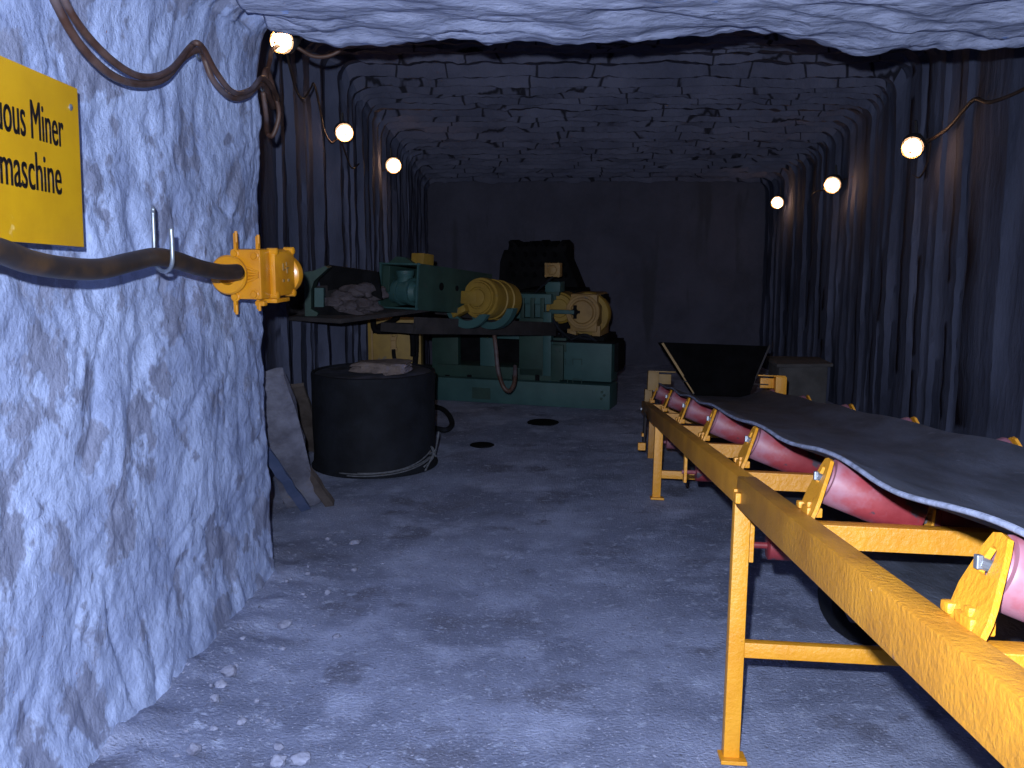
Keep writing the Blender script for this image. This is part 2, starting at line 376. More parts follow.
# ------------------------------------------------------------------ belt conveyor (the biggest object)
Dc = Vector((.061, .037, 1.0)).normalized()
def cam2w(v): c, s = math.cos(PITCH), math.sin(PITCH); return Vector((v[0], v[2]*c + v[1]*s, v[1]*c - v[2]*s))
D = cam2w(Dc).normalized(); Rr = D.cross(Vector((0, 0, 1))).normalized(); Uu = Rr.cross(D).normalized()
tilt = math.radians(1.7); Xc = (Rr*math.cos(tilt) - Uu*math.sin(tilt)); Zc = Xc.cross(D).normalized()
Oc = Vector((0, 0, CAM_H)) + cam2w((1.0, -.40, 0))
MC = Matrix((( Xc.x, D.x, Zc.x, Oc.x), (Xc.y, D.y, Zc.y, Oc.y), (Xc.z, D.z, Zc.z, Oc.z), (0, 0, 0, 1)))
conv = thing('belt_conveyor', 'long orange-yellow belt conveyor with red rollers and grey rubber belt, sloping down the tunnel', 'conveyor')
conv.matrix_basis = MC
def cobj(name, bm, m, parent=conv, shade=None): return obj(name, bm, m, parent, shade, local=True)
def floor_z(x, s):
    """local z at which the leg standing at (x,s) meets the ground"""
    p = MC @ Vector((x, s, 0)); return -p.z/Zc.z
RX = .487; S0, S1 = .62, 7.08
for sx in (-1, 1):
    bm = B(); xx = sx*RX
    bx(bm, (xx, (2.93+S1)/2, -.044), (.052, S1-2.93-.004, .086), bev=.004)
    bx(bm, (xx, (S0+2.93)/2, -.045), (.055, 2.93-S0, .090), bev=.004)
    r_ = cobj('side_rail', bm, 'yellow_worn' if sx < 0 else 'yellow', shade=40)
    if sx < 0:
        bm = B(); bx(bm, (-RX-.031, 2.925, -.052), (.012, .020, .030), bev=.002); cobj('joint_clip', bm, 'yellow', r_)
        bm = B(); bx(bm, (-RX-.034, 2.87, -.056), (.016, .035, .030), bev=.003); cobj('joint_clip', bm, 'yellow', r_)
LEGS = [2.99, 5.90]
for s in LEGS:
    for sx in (-1, 1):
        zf = floor_z(sx*RX, s); bm = B()
        bx(bm, (sx*RX, s, (zf-.088)/2+.0), (.048, .048, abs(zf)-.088), bev=.003)
        lg = cobj('leg', bm, 'yellow', shade=40)
        bm = B(); bx(bm, (sx*RX+.004, s-.012, zf+.008), (.078, .085, .012), bev=.002); cobj('foot_plate', bm, 'yellow', lg)
    bm = B(); zb = -.53 if s < 4 else -.37
    bx(bm, (0, s, zb), (2*RX-.048, .044, .046), bev=.003); cobj('cross_brace', bm, 'yellow', shade=40)
# idler station
def slot_plate(bm, x, tiltx, h, wb, wt, thick, z0):
    """bracket plate in the y-z plane with a slot for the roller shaft, leaning by tiltx"""
    rot = Matrix.Rotation(tiltx, 4, 'Y'); T = Matrix.Translation((x, 0, z0)) @ rot
    outer = [(-wb/2, -.03), (-wb/2, .02), (-wb*.46, h*.30), (-wt*.62, h*.82), (-wt*.40, h*.97), (0, h), (wt*.40, h*.97), (wt*.6, h*.82), (wb*.36, h*.35), (wb*.30, -.03)]
    inner = [(-wt*.22, h*.55), (-wt*.26, h*.70), (-wt*.18, h*.82), (0, h*.85), (wt*.18, h*.82), (wt*.26, h*.70), (wt*.22, h*.55), (0, h*.52)]
    def pt(p, o): return T @ Vector((o, p[0], p[1]))
    for o in (0, 1): pass
    # ring around the slot: connect nearest outer and inner points
    import itertools
    n = 40
    def samp(poly, cx, cz, a):
        best = None; dx, dz = math.cos(a), math.sin(a)
        for i in range(len(poly)):
            x1, z1 = poly[i]; x2, z2 = poly[(i+1) % len(poly)]; ex, ez = x2-x1, z2-z1
            den = dx*ez - dz*ex
            if abs(den) < 1e-12: continue
            t = ((x1-cx)*ez-(z1-cz)*ex)/den; u = ((x1-cx)*dz-(z1-cz)*dx)/den
            if t > 0 and -1e-6 <= u <= 1+1e-6 and (best is None or t < best): best = t
        return (cx+dx*best, cz+dz*best)
    cx, cz = 0, h*.69
    angs = sorted(set([2*PI*i/n for i in range(n)] + [math.atan2(z-cz, x_-cx) % (2*PI) for x_, z in outer]))
    ro = [samp(outer, cx, cz, a) for a in angs]; ri = [samp(inner, cx, cz, a) for a in angs]; k_ = len(angs)
    v = {}
    for nm, ring in (('o', ro), ('i', ri)):
        for o in (0, 1): v[nm, o] = [bm.verts.new(pt(p, (o-.5)*thick)) for p in ring]
    for i in range(k_):
        j = (i+1) % k_
        for q in ((v['o',0][i],v['o',0][j],v['i',0][j],v['i',0][i]), (v['o',1][j],v['o',1][i],v['i',1][i],v['i',1][j]),
                  (v['o',0][j],v['o',0][i],v['o',1][i],v['o',1][j]), (v['i',0][i],v['i',0][j],v['i',1][j],v['i',1][i])):
            bm.faces.new(q)
TR = math.radians(20); RR = .055
def make_idler(s):
    e = bpy.data.objects.new('idler_frame', None)
    bm = B()
    # inverted channel cross beam
    bx(bm, (0, -.065, -.017), (2*RX-.056, .062, .006), bev=.0015)
    bx(bm, (0, -.094, -.042), (2*RX-.056, .005, .050)); bx(bm, (0, -.036, -.042), (2*RX-.056, .005, .050))
    bx(bm, (0, -.091, -.066), (2*RX-.056, .012, .004))
    f = cobj('idler_frame', bm, 'yellow_dim', shade=40); f.location = (0, s, 0)
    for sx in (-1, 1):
        bm = B(); slot_plate(bm, sx*.458, -sx*TR*1.1, .138, .150, .060, .009, -.002); cobj('roller_bracket', bm, 'yellow_dim', f, shade=40)
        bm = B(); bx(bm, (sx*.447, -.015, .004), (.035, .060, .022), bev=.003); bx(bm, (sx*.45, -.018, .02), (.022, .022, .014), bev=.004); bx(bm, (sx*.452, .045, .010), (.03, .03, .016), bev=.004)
        cobj('clamp', bm, 'yellow_dim', f, shade=40)
        bm = B(); slot_plate(bm, sx*.176, -sx*TR*.5, .045, .050, .030, .006, -.018); cobj('roller_bracket', bm, 'yellow_dim', f, shade=40)
        a = Vector((sx*.195, .012, -.004)); b_ = Vector((sx*.412, .012, -.004+.217*math.tan(TR))); dd = (b_-a).normalized()
        bm = B(); Ln = (b_-a).length
        lathe(bm, a, dd, [(0,0),(0,.030),(.004,.030),(.004,RR-.004),(.010,RR),(Ln-.010,RR),(Ln-.004,RR-.003),(Ln-.004,.040),(Ln-.0,.038),(Ln,0)], 36)
        ro = cobj('roller', bm, 'red', f, shade=35)
        bm = B(); cyl(bm, a-dd*.03, b_+dd*.022, .009, seg=12); bx(bm, b_+dd*.024, (.010, .014, .020), bev=.002); cobj('shaft', bm, 'steel', ro)
    bm = B(); lathe(bm, (-.160, .03, -.008-.0), (1, 0, 0), [(0,0),(0,.036),(.004,RR-.003),(.010,RR-.008),(.310,RR-.008),(.316,RR-.012),(.320,.036),(.320,0)], 36)
    cobj('roller', bm, 'red', f, shade=35)
    return f
SS = [1.37+.94*k for k in range(7)]
idl = make_idler(SS[0])
for s in SS[1:]:
    c = copy_tree(idl, conv); c.location = (0, s, 0)
# belt
HW = .404
def belt_z(x, s):
    ax = abs(x); z = .031 + max(0, ax-.165)*math.tan(TR)*1.0
    # rounded trough
    b_ = max(0, min(1, (ax-.12)/.09)); z += .004*math.sin(b_*PI)
    ph = ((s-SS[0])/.94) % 1.0; sag = math.sin(ph*PI)**2
    z += .011 - .006*sag*(1-.2*ax/HW)
    if ax > .2: z += -.006*sag*((ax-.2)/.2)**1.5 + .008*noise.noise(Vector((s*1.9, 3 if x > 0 else 8, 0)))*((ax-.2)/.2)
    z += .003*fbm(Vector((x*4, s*2, 1)), 3)
    return z
bm = B(); nS, nX = 300, 48; top = []; bot = []
for j in range(nS+1):
    s = .55 + (7.02-.55)*j/nS; hw = HW + .004*noise.noise(Vector((s*3, 0, 0))) 
    xs_ = [-hw+(hw+.345)*i/nX for i in range(nX+1)]
    top.append([Vector((x_, s, belt_z(x_, s)+.010)) for x_ in xs_])
    bot.append([Vector((x_, s, belt_z(x_, s))) for x_ in xs_])
Vt = grid(bm, top); Vb = grid(bm, bot)
edge = []
for j in range(nS):
    for i in (0, nX): edge.append(bm.faces.new((Vt[j][i], Vt[j+1][i], Vb[j+1][i], Vb[j][i])))
for i in range(nX):
    bm.faces.new((Vt[0][i], Vb[0][i], Vb[0][i+1], Vt[0][i+1])); bm.faces.new((Vt[nS][i], Vt[nS][i+1], Vb[nS][i+1], Vb[nS][i]))
for f in edge: f.material_index = 1
for j in range(nS):                                              # frayed strip along the rim
    for i in (0, nX-1):
        pass
cobj('belt', bm, ['belt', 'beltedge'], shade=50)
# frayed rim as its own part along the near edge
bm = B(); pts = [Vector((-HW-.002, .55+(7.0-.55)*j/260, belt_z(-HW, .55+(7.0-.55)*j/260)+.005)) for j in range(261)]
tube(bm, pts, lambda t: .0052+.0009*noise.noise(Vector((t*260, 0, 0))), seg=7, smooth=False); cobj('belt_rim', bm, 'beltedge', shade=0)
# return strand, return rollers with hangers
bm = B(); bx(bm, (0, 3.8, -.174), (.76, 6.3, .010), bev=.002); cobj('return_belt', bm, 'belt')
for s in (.95, 3.05, 4.85, 6.40):
    bm = B(); lathe(bm, (-.395, s, -.225), (1, 0, 0), [(0,0),(0,.036),(.004,.043),(.786,.043),(.79,.036),(.79,0)], 28)
    r_ = cobj('return_roller', bm, 'red', shade=35)
    bm = B(); cyl(bm, (-.46, s, -.225), (.46, s, -.225), .010, seg=12); cobj('shaft', bm, 'red', r_)
    for sx in (-1, 1):
        bm = B(); bx(bm, (sx*.445, s, -.18), (.014, .05, .19), bev=.002); bx(bm, (sx*.455, s, -.092), (.034, .045, .008)); cobj('hanger', bm, 'yellow', r_)
# far end: tail pulley, bearing boxes, hopper
bm = B(); lathe(bm, (-.38, 7.05, -.055), (1, 0, 0), [(0,0),(0,.085),(.01,.095),(.75,.095),(.76,.085),(.76,0)], 36); p_ = cobj('tail_pulley', bm, 'red', shade=35)
bm = B(); cyl(bm, (-.52, 7.05, -.055), (.52, 7.05, -.055), .02, seg=14); cobj('shaft', bm, 'steel', p_)
for sx in (-1, 1):
    xb = -.445 if sx < 0 else .435
    bm = B(); bx(bm, (xb, 7.02, .145), (.075, .10, .13), bev=.004); bx(bm, (xb-sx*.08, 7.06, .160), (.10, .03, .07), bev=.003)
    bx(bm, (xb-sx*.06, 7.03, .213), (.19, .06, .008), bev=.002); bx(bm, (xb+sx*.025, 7.08, .03), (.05, .10, .11), bev=.004)
    cobj('end_box', bm, 'mcream' if sx < 0 else 'yellow', shade=40)
    bm = B(); bx(bm, (sx*.525, 6.55, -.16), (.012, .12, .20), Matrix.Rotation(.25, 3, 'X'), bev=.003); h_ = cobj('tensioner_plate', bm, 'darkred')
    bm = B(); bx(bm, (sx*.54, 6.52, -.27), (.05, .05, .05), bev=.005); bx(bm, (sx*.54, 6.50, -.19), (.012, .10, .02)); cobj('clamp', bm, 'yellow', h_)
# support under far end
for sx in (-1, 1):
    zf = floor_z(sx*.44, 6.95); bm = B(); bx(bm, (sx*.44, 6.95, (zf-.09)/2), (.05, .05, abs(zf)-.09), bev=.003); cobj('leg', bm, 'yellow_worn', shade=40)
# hopper: a flared steel chute, open at the bottom, open front lip
bm = B(); th = .008
def hop(ring_a, ring_b):
    va = [bm.verts.new(p) for p in ring_a]; vb = [bm.verts.new(p) for p in ring_b]
    for i in range(4):
        j = (i+1) % 4; bm.faces.new((va[i], va[j], vb[j], vb[i]))
hop([(-.39,7.12,.42),(.36,7.12,.42),(.33,7.75,.42),(-.36,7.75,.42)], [(-.14,7.0,.055),(.22,7.0,.055),(.20,7.55,.055),(-.12,7.55,.055)])
bmesh.ops.solidify(bm, geom=bm.faces[:], thickness=th); hp = cobj('hopper', bm, 'dark')
bm = B(); bx(bm, (-.268, 7.05, .24), (.016, .012, .42), Matrix.Rotation(-.60, 3, 'Y'), bev=.002); cobj('hopper_rib', bm, 'mcream', hp)
bm = B(); bx(bm, (.29, 7.05, .24), (.012, .012, .40), Matrix.Rotation(.36, 3, 'Y'), bev=.002); cobj('hopper_rib', bm, 'darkred', hp)
bm = B(); bx(bm, (.06, 7.04, .15), (.60, .010, .008)); cobj('seam', bm, 'darkred', hp)

# black tyre-like ring standing under the conveyor
c_ = on_floor(868, 641); c_.z = .205
bm = B(); prof = [(-.045,.150),(-.055,.175),(-.050,.200),(-.03,.205),(.03,.205),(.050,.200),(.055,.175),(.045,.150),(-.045,.150)]
lathe(bm, c_, Vector((.25, -1, 0)), prof, 48); t_ = centre(obj('scrap_tyre', bm, 'rubber', shade=40)); tag(t_, 'black rubber tyre standing on the floor beneath the conveyor', 'tyre')

# ------------------------------------------------------------------ black drum, block on it, wire rope round its foot
dc = Vector((-.925, 6.60, 0)); dr = .408
drum = thing('cable_drum', 'large squat black drum standing on the floor left of the green machine', 'drum', dc)
bm = B(); lathe(bm, dc+Vector((0,0,.012)), (0,0,1), [(0,0),(0,dr+.012),(.015,dr+.015),(.03,dr),(.1,dr-.004),(.3,dr+.002),(.52,dr-.002),(.62,dr+.004),(.635,dr+.002),(.64,dr-.012),(.632,dr-.02)], 64)
for v in bm.verts: v.co.x += .006*noise.noise(v.co*4); v.co.y += .006*noise.noise(v.co*4+Vector((5,5,5)))
obj('barrel', bm, 'rubber', drum, shade=50)
bm = B(); lathe(bm, dc+Vector((0,0,.62)), (0,0,1), [(0,0),(0,dr-.022),(.018,dr-.022),(.022,dr-.04),(.026,.08),(.026,0)], 64); obj('lid', bm, 'drumtop', drum, shade=40)
bm = B()
r_ = bmesh.ops.create_cube(bm, size=1); bmesh.ops.subdivide_edges(bm, edges=bm.edges[:], cuts=9, use_grid_fill=True)
for v in bm.verts:
    p = v.co.copy(); k = 1-.25*(abs(p.x*2)**6)*.5
    v.co = Vector((p.x*.36*(1-.05*p.z), p.y*.22*k, p.z*.070*(1-.25*abs(p.x*2)**4))) + Vector((.035, .02, .012))*fbm(p*5, 3)
bmesh.ops.transform(bm, matrix=Matrix.Translation(dc+Vector((.07,-.10,.688))) @ Matrix.Rotation(-.12, 4, 'Z'), verts=bm.verts)
tag(centre(obj('salt_slab', bm, 'block', shade=45)), 'rough pinkish slab of salt rock lying on top of the black drum', 'rock')
bm = B()
for k, (rr_, zz) in enumerate(((.425,.045),(.445,.03),(.43,.060))):
    a0, a1 = -2.0 + k*.15, -.42
    tube(bm, [dc+Vector((math.cos(a0+(a1-a0)*i/14)*rr_, math.sin(a0+(a1-a0)*i/14)*rr_, zz*.5+.02+.06*(i/14)**3*(1+.3*k))) for i in range(15)], .005, seg=6, n=3)
kx = dc+Vector((.405, -.20, .10))
tube(bm, [kx+Vector(p) for p in ((-.05,-.10,-.04),(0,-.04,0),(.02,.02,.05),(.0,.03,.02),(-.02,-.02,.03),(.02,-.05,.06),(.03,0,.10),(.04,.02,.17))], .006, seg=6)
tube(bm, [kx+Vector(p) for p in ((-.04,-.12,-.06),(.01,-.03,.04),(-.01,.01,.07),(.02,.02,.0))], .006, seg=6)
tag(centre(obj('wire_rope', bm, 'rope', shade=0)), 'thin grey wire rope looped and knotted round the foot of the black drum', 'rope')

# ------------------------------------------------------------------ planks and boards leaning behind the rock corner
def board(name, p_top, p_bot, width, th_, m, label, yaw=0.0, bump_=.006, cat='plank', grp=None):
    p_top = Vector(p_top); p_bot = Vector(p_bot); d = p_top-p_bot; L_ = d.length; z = d.normalized()
    xh = Vector((math.cos(yaw), math.sin(yaw), 0)); xh = (xh - z*xh.dot(z)).normalized(); y_ = z.cross(xh)
    bm = B(); bmesh.ops.create_cube(bm, size=1); bmesh.ops.subdivide_edges(bm, edges=bm.edges[:], cuts=7, use_grid_fill=True)
    for v in bm.verts:
        q = v.co; loc = p_bot + z*((q.z+.5)*L_) + xh*(q.x*width*(1-.1*(q.z+.5))) + y_*(q.y*th_)
        v.co = loc + Vector((1,1,1))*bump_*fbm(loc*9, 3)
    o = obj(name, bm, m, shade=40); centre(o); return tag(o, label, cat, grp)
def lean(pxt, pyt, pxb, pyb, Yt, zb=.0, **k):
    b_ = on_floor(pxb, pyb, zb); t = at_y(pxt, pyt, Yt); return t, b_
t, b_ = lean(266, 374, 302, 508, 4.95); board('leaning_plank', t, b_+Vector((0,0,.03)), .20, .06, 'dustwood', 'thick dust-covered plank leaning against the rock corner, its top the highest', yaw=.3, bump_=.02)
t, b_ = lean(264, 450, 306, 512, 4.80); board('leaning_board', t, b_+Vector((0,0,.02)), .055, .02, 'bluewood', 'narrow bluish board leaning low at the rock corner beside the thick plank', yaw=.5, cat='board')
t, b_ = lean(292, 448, 330, 507, 5.3); board('wooden_stake', t, b_+Vector((0,0,.02)), .055, .04, 'wood', 'slim square brown stake slanting on the floor in front of the black drum', cat='stake')
t, b_ = lean(288, 386, 312, 450, 6.4, .02); board('leaning_board', t, b_, .22, .03, 'wood', 'dark brown grooved board leaning on the tunnel wall behind the thick plank', yaw=.1, cat='board')

# loose stones on the floor near the rock wall
random.seed(11)
def stone(p, s, label, grp):
    bm = B(); bmesh.ops.create_icosphere(bm, subdivisions=3, radius=1)
    sc = Vector((random.uniform(.8,1.3), random.uniform(.7,1.1), random.uniform(.5,.8))); sd = Vector((random.random()*50,)*3)
    for v in bm.verts: v.co = Vector((v.co.x*sc.x, v.co.y*sc.y, v.co.z*sc.z))*(s*(1+.35*noise.noise(v.co*1.3+sd)+.12*noise.noise(v.co*3+sd)))
    zmin = min(v.co.z for v in bm.verts)
    for v in bm.verts: v.co.z -= zmin
    o = obj('loose_stone', bm, 'rubble', shade=30); o.location = (p.x, p.y, floor_h(p.x, p.y)-.004); o.rotation_euler = (0, 0, random.random()*6)
    return tag(o, label, 'stone', grp)
placed = 0
while placed < 34:
    yy = random.uniform(2.7, 5.0); xx = -1.02 + abs(random.gauss(0, .16)) + (4.3-yy)*-.02
    stone(Vector((xx, yy, 0)), random.choice((.008, .010, .012, .015, .020, .028)), 'small pale loose stone in the salt dust at the foot of the left rock wall', 'loose stones along the left rock wall'); placed += 1
p_ = on_floor(298, 462); stone(p_, .07, 'fist-sized pale stone behind the leaning plank, beside the black drum', None); del_ = None

# ------------------------------------------------------------------ sign on the rock wall
SXW = -1.150
tl = at_x(-60, 33, SXW); tr = at_x(77, 89, SXW+.012); br = at_x(83, 247, SXW+.012)
hgt = .42; pc = (tr+br)/2
e1 = Vector((.01, 1, -.055)).normalized(); nrm = Vector((1, -.01, 0)); e2 = nrm.cross(e1).normalized()
if e2.z < 0: e2 = -e2
nrm = e1.cross(e2).normalized()
if nrm.x < 0: nrm = -nrm
hh = (tr-br).length
sg = thing('wall_sign', 'yellow enamel sign with black two-line lettering on the left rock wall', 'sign', pc - e2*hh/2)
SL = 1.05
MS = Matrix(((e1.x, nrm.x, e2.x, pc.x), (e1.y, nrm.y, e2.y, pc.y), (e1.z, nrm.z, e2.z, pc.z), (0, 0, 0, 1)))   # x along the wall away from us, y out of the wall, z up
bm = B(); bx(bm, (-SL/2, 0, 0), (SL, .003, hh), M4=MS); obj('sign_plate', bm, 'sign', sg)
for (sx_, sz_) in ((-.045, hh/2-.055), (-SL+.04, hh/2-.05), (-SL+.04, -hh/2+.05)):
    bm = B(); lathe(bm, MS @ Vector((sx_, .001, sz_)), nrm, [(0,0),(0,.0085),(.003,.0085),(.005,.005),(.005,0)], 16); obj('screw', bm, 'steel', sg, shade=40)
def text(s, right, base, size, sx_):
    cu = bpy.data.curves.new('t', 'FONT'); cu.body = s; cu.size = size; cu.extrude = .0006; cu.offset = .0; cu.align_x = 'RIGHT'; cu.space_character = 1.0
    o = bpy.data.objects.new('t', cu); C.objects.link(o); bpy.context.view_layer.update()
    me = bpy.data.meshes.new_from_object(o.evaluated_get(bpy.context.evaluated_depsgraph_get())); bpy.data.objects.remove(o, do_unlink=True)
    bm = B(); bm.from_mesh(me)
    # text reads left to right along +x when seen from the +y side looking at the wall
    for v in bm.verts: v.co = MS @ Vector((right + v.co.x*sx_, .0024+v.co.z, base + v.co.y))
    return obj('lettering', bm, 'ink', sg)
for dx_ in (0, .002):
    text('Continuous Miner', -.095+dx_, .042, .132, .55)
    text('maschine', -.115+dx_, -.078, .132, .62)
# standoffs to the rock
for sx_ in (-.045, -SL+.04):
    bm = B(); cyl(bm, MS @ Vector((sx_, -.12, hh/2-.055)), MS @ Vector((sx_, -.001, hh/2-.055)), .006, seg=10); obj('fixing_peg', bm, 'steel', sg)

# ------------------------------------------------------------------ cables on the near wall
def pxs(lst, X): return [at_x(px, py, X + (dx if len(t_)>2 else 0)) for t_ in lst for (px, py, dx) in [(t_[0], t_[1], t_[2] if len(t_)>2 else 0)]]
X0 = -1.115
bm = B(); tube(bm, pxs([(30,-60),(52,-5),(78,42),(110,74),(140,84),(165,78),(183,58),(198,50,.02),(204,58,.02),(213,80,.04),(230,97,.06),(246,96,.075),(262,84,.085)], X0) + [Vector((-1.05, 4.50, 2.14)), Vector((-1.08, 4.66, 2.13))], .0115, seg=10)
tag(centre(obj('hanging_cable', bm, 'cable', shade=0)), 'lower brown cable of the pair looping along the top of the left rock wall', 'cable')
bm = B(); tube(bm, pxs([(45,-60),(62,-5),(86,34),(118,65),(145,77),(170,70),(190,47),(197,43,.03),(204,50,.035),(216,72,.05),(233,92,.065),(250,90,.08),(263,78,.09)], X0+.012) + [Vector((-1.03, 4.50, 2.17)), Vector((-1.06, 4.66, 2.16))], .0105, seg=10)
tag(centre(obj('hanging_cable', bm, 'cable', shade=0)), 'upper brown cable of the pair looping along the top of the left rock wall', 'cable')
def ring_hook(px, py, X, label):
    c = at_x(px, py, X); bm = B()
    tube(bm, [c+Vector((.0, .030*math.cos(a), .030*math.sin(a))) for a in [i*PI/8 for i in range(16)]], .0035, seg=8, n=3, closed=True)
    cyl(bm, c+Vector((0,0,.030)), c+Vector((0,0,.030))+ray(px,py)*.35, .004, seg=8)
    tag(centre(obj('cable_hook', bm, 'steel', shade=0)), label, 'hook')
ring_hook(198, 50, X0+.015, 'thin wire ring hook holding the twin brown cables on the pale rock face')
ring_hook(262, 84, X0+.05, 'thin wire ring hook holding the twin brown cables at the rock corner')
# slack loop hanging at the corner
bm = B()
q = lambda px, py, Y=4.62: at_y(px, py, Y)
tube(bm, [q(263,78,4.45), q(267,70,4.5), q(275,95), q(279,115), q(273,135), q(267,132), q(266,115,4.5), q(263,92,4.45)], .011, seg=10)
tube(bm, [q(265,80,4.45), q(270,60,4.55), q(272,50,4.6), q(280,45,4.75)], .010, seg=8)
tag(centre(obj('slack_cable_loop', bm, 'cable', shade=0)), 'slack loop of brown cable hanging down at the rock corner below the nearest lamp', 'cable')

# thick power cable, U hook, yellow cable coupler
X1 = -1.06
cbl = [at_x(-80,236,X1), at_x(-30,244,X1), at_x(0,251,X1), at_x(30,262,X1), at_x(65,268,X1), at_x(100,269,X1+.01), at_x(130,262,X1+.02), at_x(155,257,X1+.03), at_x(175,260,X1+.04), at_x(200,268,X1+.05), at_x(222,272,X1+.06)]
bm = B(); tube(bm, cbl + [cbl[-1]+Vector((.02, .12, -.004))], .027, seg=16)
tag(centre(obj('power_cable', bm, 'bigc', shade=0)), 'thick muddy brown power cable running along the left rock wall into the yellow coupler', 'cable')
hk = at_x(166, 270, X1+.045)
bm = B(); c0 = at_x(153, 208, X1-.015)
tube(bm, [c0+ray(153,205)*.30, c0+ray(153,206)*.02, at_x(153,214,X1-.015), at_x(154,240,X1-.015), at_x(155,262,X1-.012), at_x(160,270,X1+.01), at_x(167,271,X1+.05), at_x(172,264,X1+.08), at_x(172,245,X1+.085), at_x(171,228,X1+.085)], .0065, seg=10)
tag(centre(obj('u_hook', bm, 'steel', shade=0)), 'bent steel rod hook carrying the thick power cable below the yellow sign', 'hook')

cp = at_x(240, 275, -1.015)                                    # centre of the flange face
cz = cp.z; cy = cp.y + .04
cpl = thing('cable_coupler', 'yellow cast-iron cable coupler box bolted at the rock corner', 'coupler', (-1.0, cy+.18, cz-.12))
yw = Matrix.Rotation(math.radians(-12), 4, 'Z')
TC = Matrix.Translation((-1.0, cy, cz)) @ yw                    # local: x out of the wall, y along the cable away, z up
bm = B()
bx(bm, (-.005, .045, 0), (.125, .09, .19), bev=.012, M4=TC)
bx(bm, (.005, .16, 0), (.11, .19, .185), bev=.022, M4=TC)
obj('housing', bm, 'plug', cpl, shade=40)
bm = B(); bx(bm, (.067, .165, -.002), (.028, .18, .175), bev=.012, M4=TC)
cv = obj('cover', bm, 'plug', cpl, shade=40)
for dy in (.090, .240):
    for dz in (-.083, .083):
        bm = B(); lathe(bm, TC @ Vector((.045, dy, dz)), TC.to_3x3() @ Vector((1,0,0)), [(0,0),(0,.015),(.038,.015),(.042,.010),(.042,0)], 18); obj('bolt', bm, 'plug', cv, shade=40)
bm = B()                                                        # raised marks on the cover
for (dy, dz, sy, sz) in ((.17,.026,.006,.022),(.178,.012,.022,.005),(.20,.034,.005,.014),(.21,.018,.026,.005),(.205,.006,.005,.018),(.17,-.03,.012,.010),(.215,-.03,.012,.010)):
    bx(bm, (.082, dy-.027, dz), (.004, sy, sz), M4=TC)
obj('cast_marks', bm, 'mcream', cv)
ax = TC.to_3x3() @ Vector((0, -1, 0))
bm = B(); lathe(bm, TC @ Vector((-.055, .02, 0)), ax, [(0,0),(0,.060),(.035,.060),(.045,.072),(.062,.074),(.070,.068),(.070,.038),(.035,.032),(.035,0)], 36); obj('gland_flange', bm, 'plug', cpl, shade=40)
for (dx, dz) in ((-.045,.078),(.035,.070),(.030,-.075),(-.05,-.085)):
    bm = B(); lathe(bm, TC @ Vector((dx, .005, dz)), ax, [(0,0),(0,.018),(.008,.018),(.010,.012),(.016,.011),(.016,0)], 18); obj('bolt', bm, 'plug', cpl, shade=40)
bm = B()                                                        # fan-shaped ribs between gland and cover
for a in (.7, .35, 0, -.35, -.7):
    p0 = TC @ Vector((.0, .0, .0)); p1 = TC @ Vector((.075, .0, 0))
    cyl(bm, TC @ Vector((-.03, -.004, .06*math.sin(a))), TC @ Vector((.048, -.002, .012*a)), .006, .004, seg=8)
obj('rib', bm, 'plug', cpl, shade=40)
bm = B(); lathe(bm, TC @ Vector((.015, .250, -.012)), -ax, [(0,0),(0,.062),(.012,.080),(.03,.082),(.05,.08),(.06,.05),(.06,0)], 36); obj('end_flange', bm, 'plug', cpl, shade=40)
for (dx, dy, dz, h_) in ((-.045,.01,.12,.07),(.03,.04,.115,.055),(-.055,.01,-.115,.06),(.02,.05,-.11,.05)):
    bm = B(); bx(bm, (dx, dy, dz), (.012, .02, h_), bev=.003, M4=TC); cyl(bm, TC @ Vector((dx+.008,dy-.012,dz)), TC @ Vector((dx+.008,dy-.012,dz+math.copysign(h_*.6,dz))), .006, seg=8); obj('lug', bm, 'plug', cpl, shade=40)
bm = B(); bx(bm, (.045,.14,-.105), (.07,.12,.016), bev=.004, M4=TC); bx(bm, (.03,.05,-.112), (.04,.03,.02), bev=.006, M4=TC); obj('nameplate_base', bm, 'plug', cpl, shade=40)
bm = B(); bx(bm, (-.10,.15,0), (.13,.09,.07), bev=.004, M4=TC); obj('wall_bracket', bm, 'plug', cpl)

# ------------------------------------------------------------------ bulkhead lamps
def make_lamp(label):
    r = thing('bulkhead_lamp', label, 'lamp', group='wire-caged lamps along the tunnel walls')
    bm = B(); bmesh.ops.create_uvsphere(bm, u_segments=28, v_segments=16, radius=.058)
    for v in bm.verts: v.co.y = v.co.y*1.05 - .03
    obj('globe', bm, 'glow', r, shade=0, local=True)
    bm = B(); lathe(bm, (0, -.005, 0), (0, 1, 0), [(0,.058),(-.006,.068),(.008,.074),(.03,.074),(.055,.062),(.085,.055),(.09,.04),(.09,0)], 28)
    obj('housing', bm, 'housing', r, shade=40, local=True)
    bm = B()
    for k in range(4):
        a = k*PI/4; ca, sa = math.cos(a), math.sin(a)
        tube(bm, [Vector((ca*.070*math.cos(t), -.012-.088*math.sin(t), sa*.070*math.cos(t))) for t in [i*PI/12 for i in range(13)]], .0022, seg=6, smooth=False)
    for (y_, rad) in ((-.045, .064), (-.078, .042)):
        tube(bm, [Vector((rad*math.cos(i*PI/12), y_, rad*math.sin(i*PI/12))) for i in range(24)], .0022, seg=6, closed=True, smooth=False)
    obj('wire_guard', bm, 'brass', r, shade=0, local=True)
    bm = B(); bx(bm, (0, .11, .0), (.05, .06, .05), bev=.006); cyl(bm, (0,.12,0), (0,.12,.12), .008, seg=10); obj('wall_mount', bm, 'housing', r, local=True)
    return r
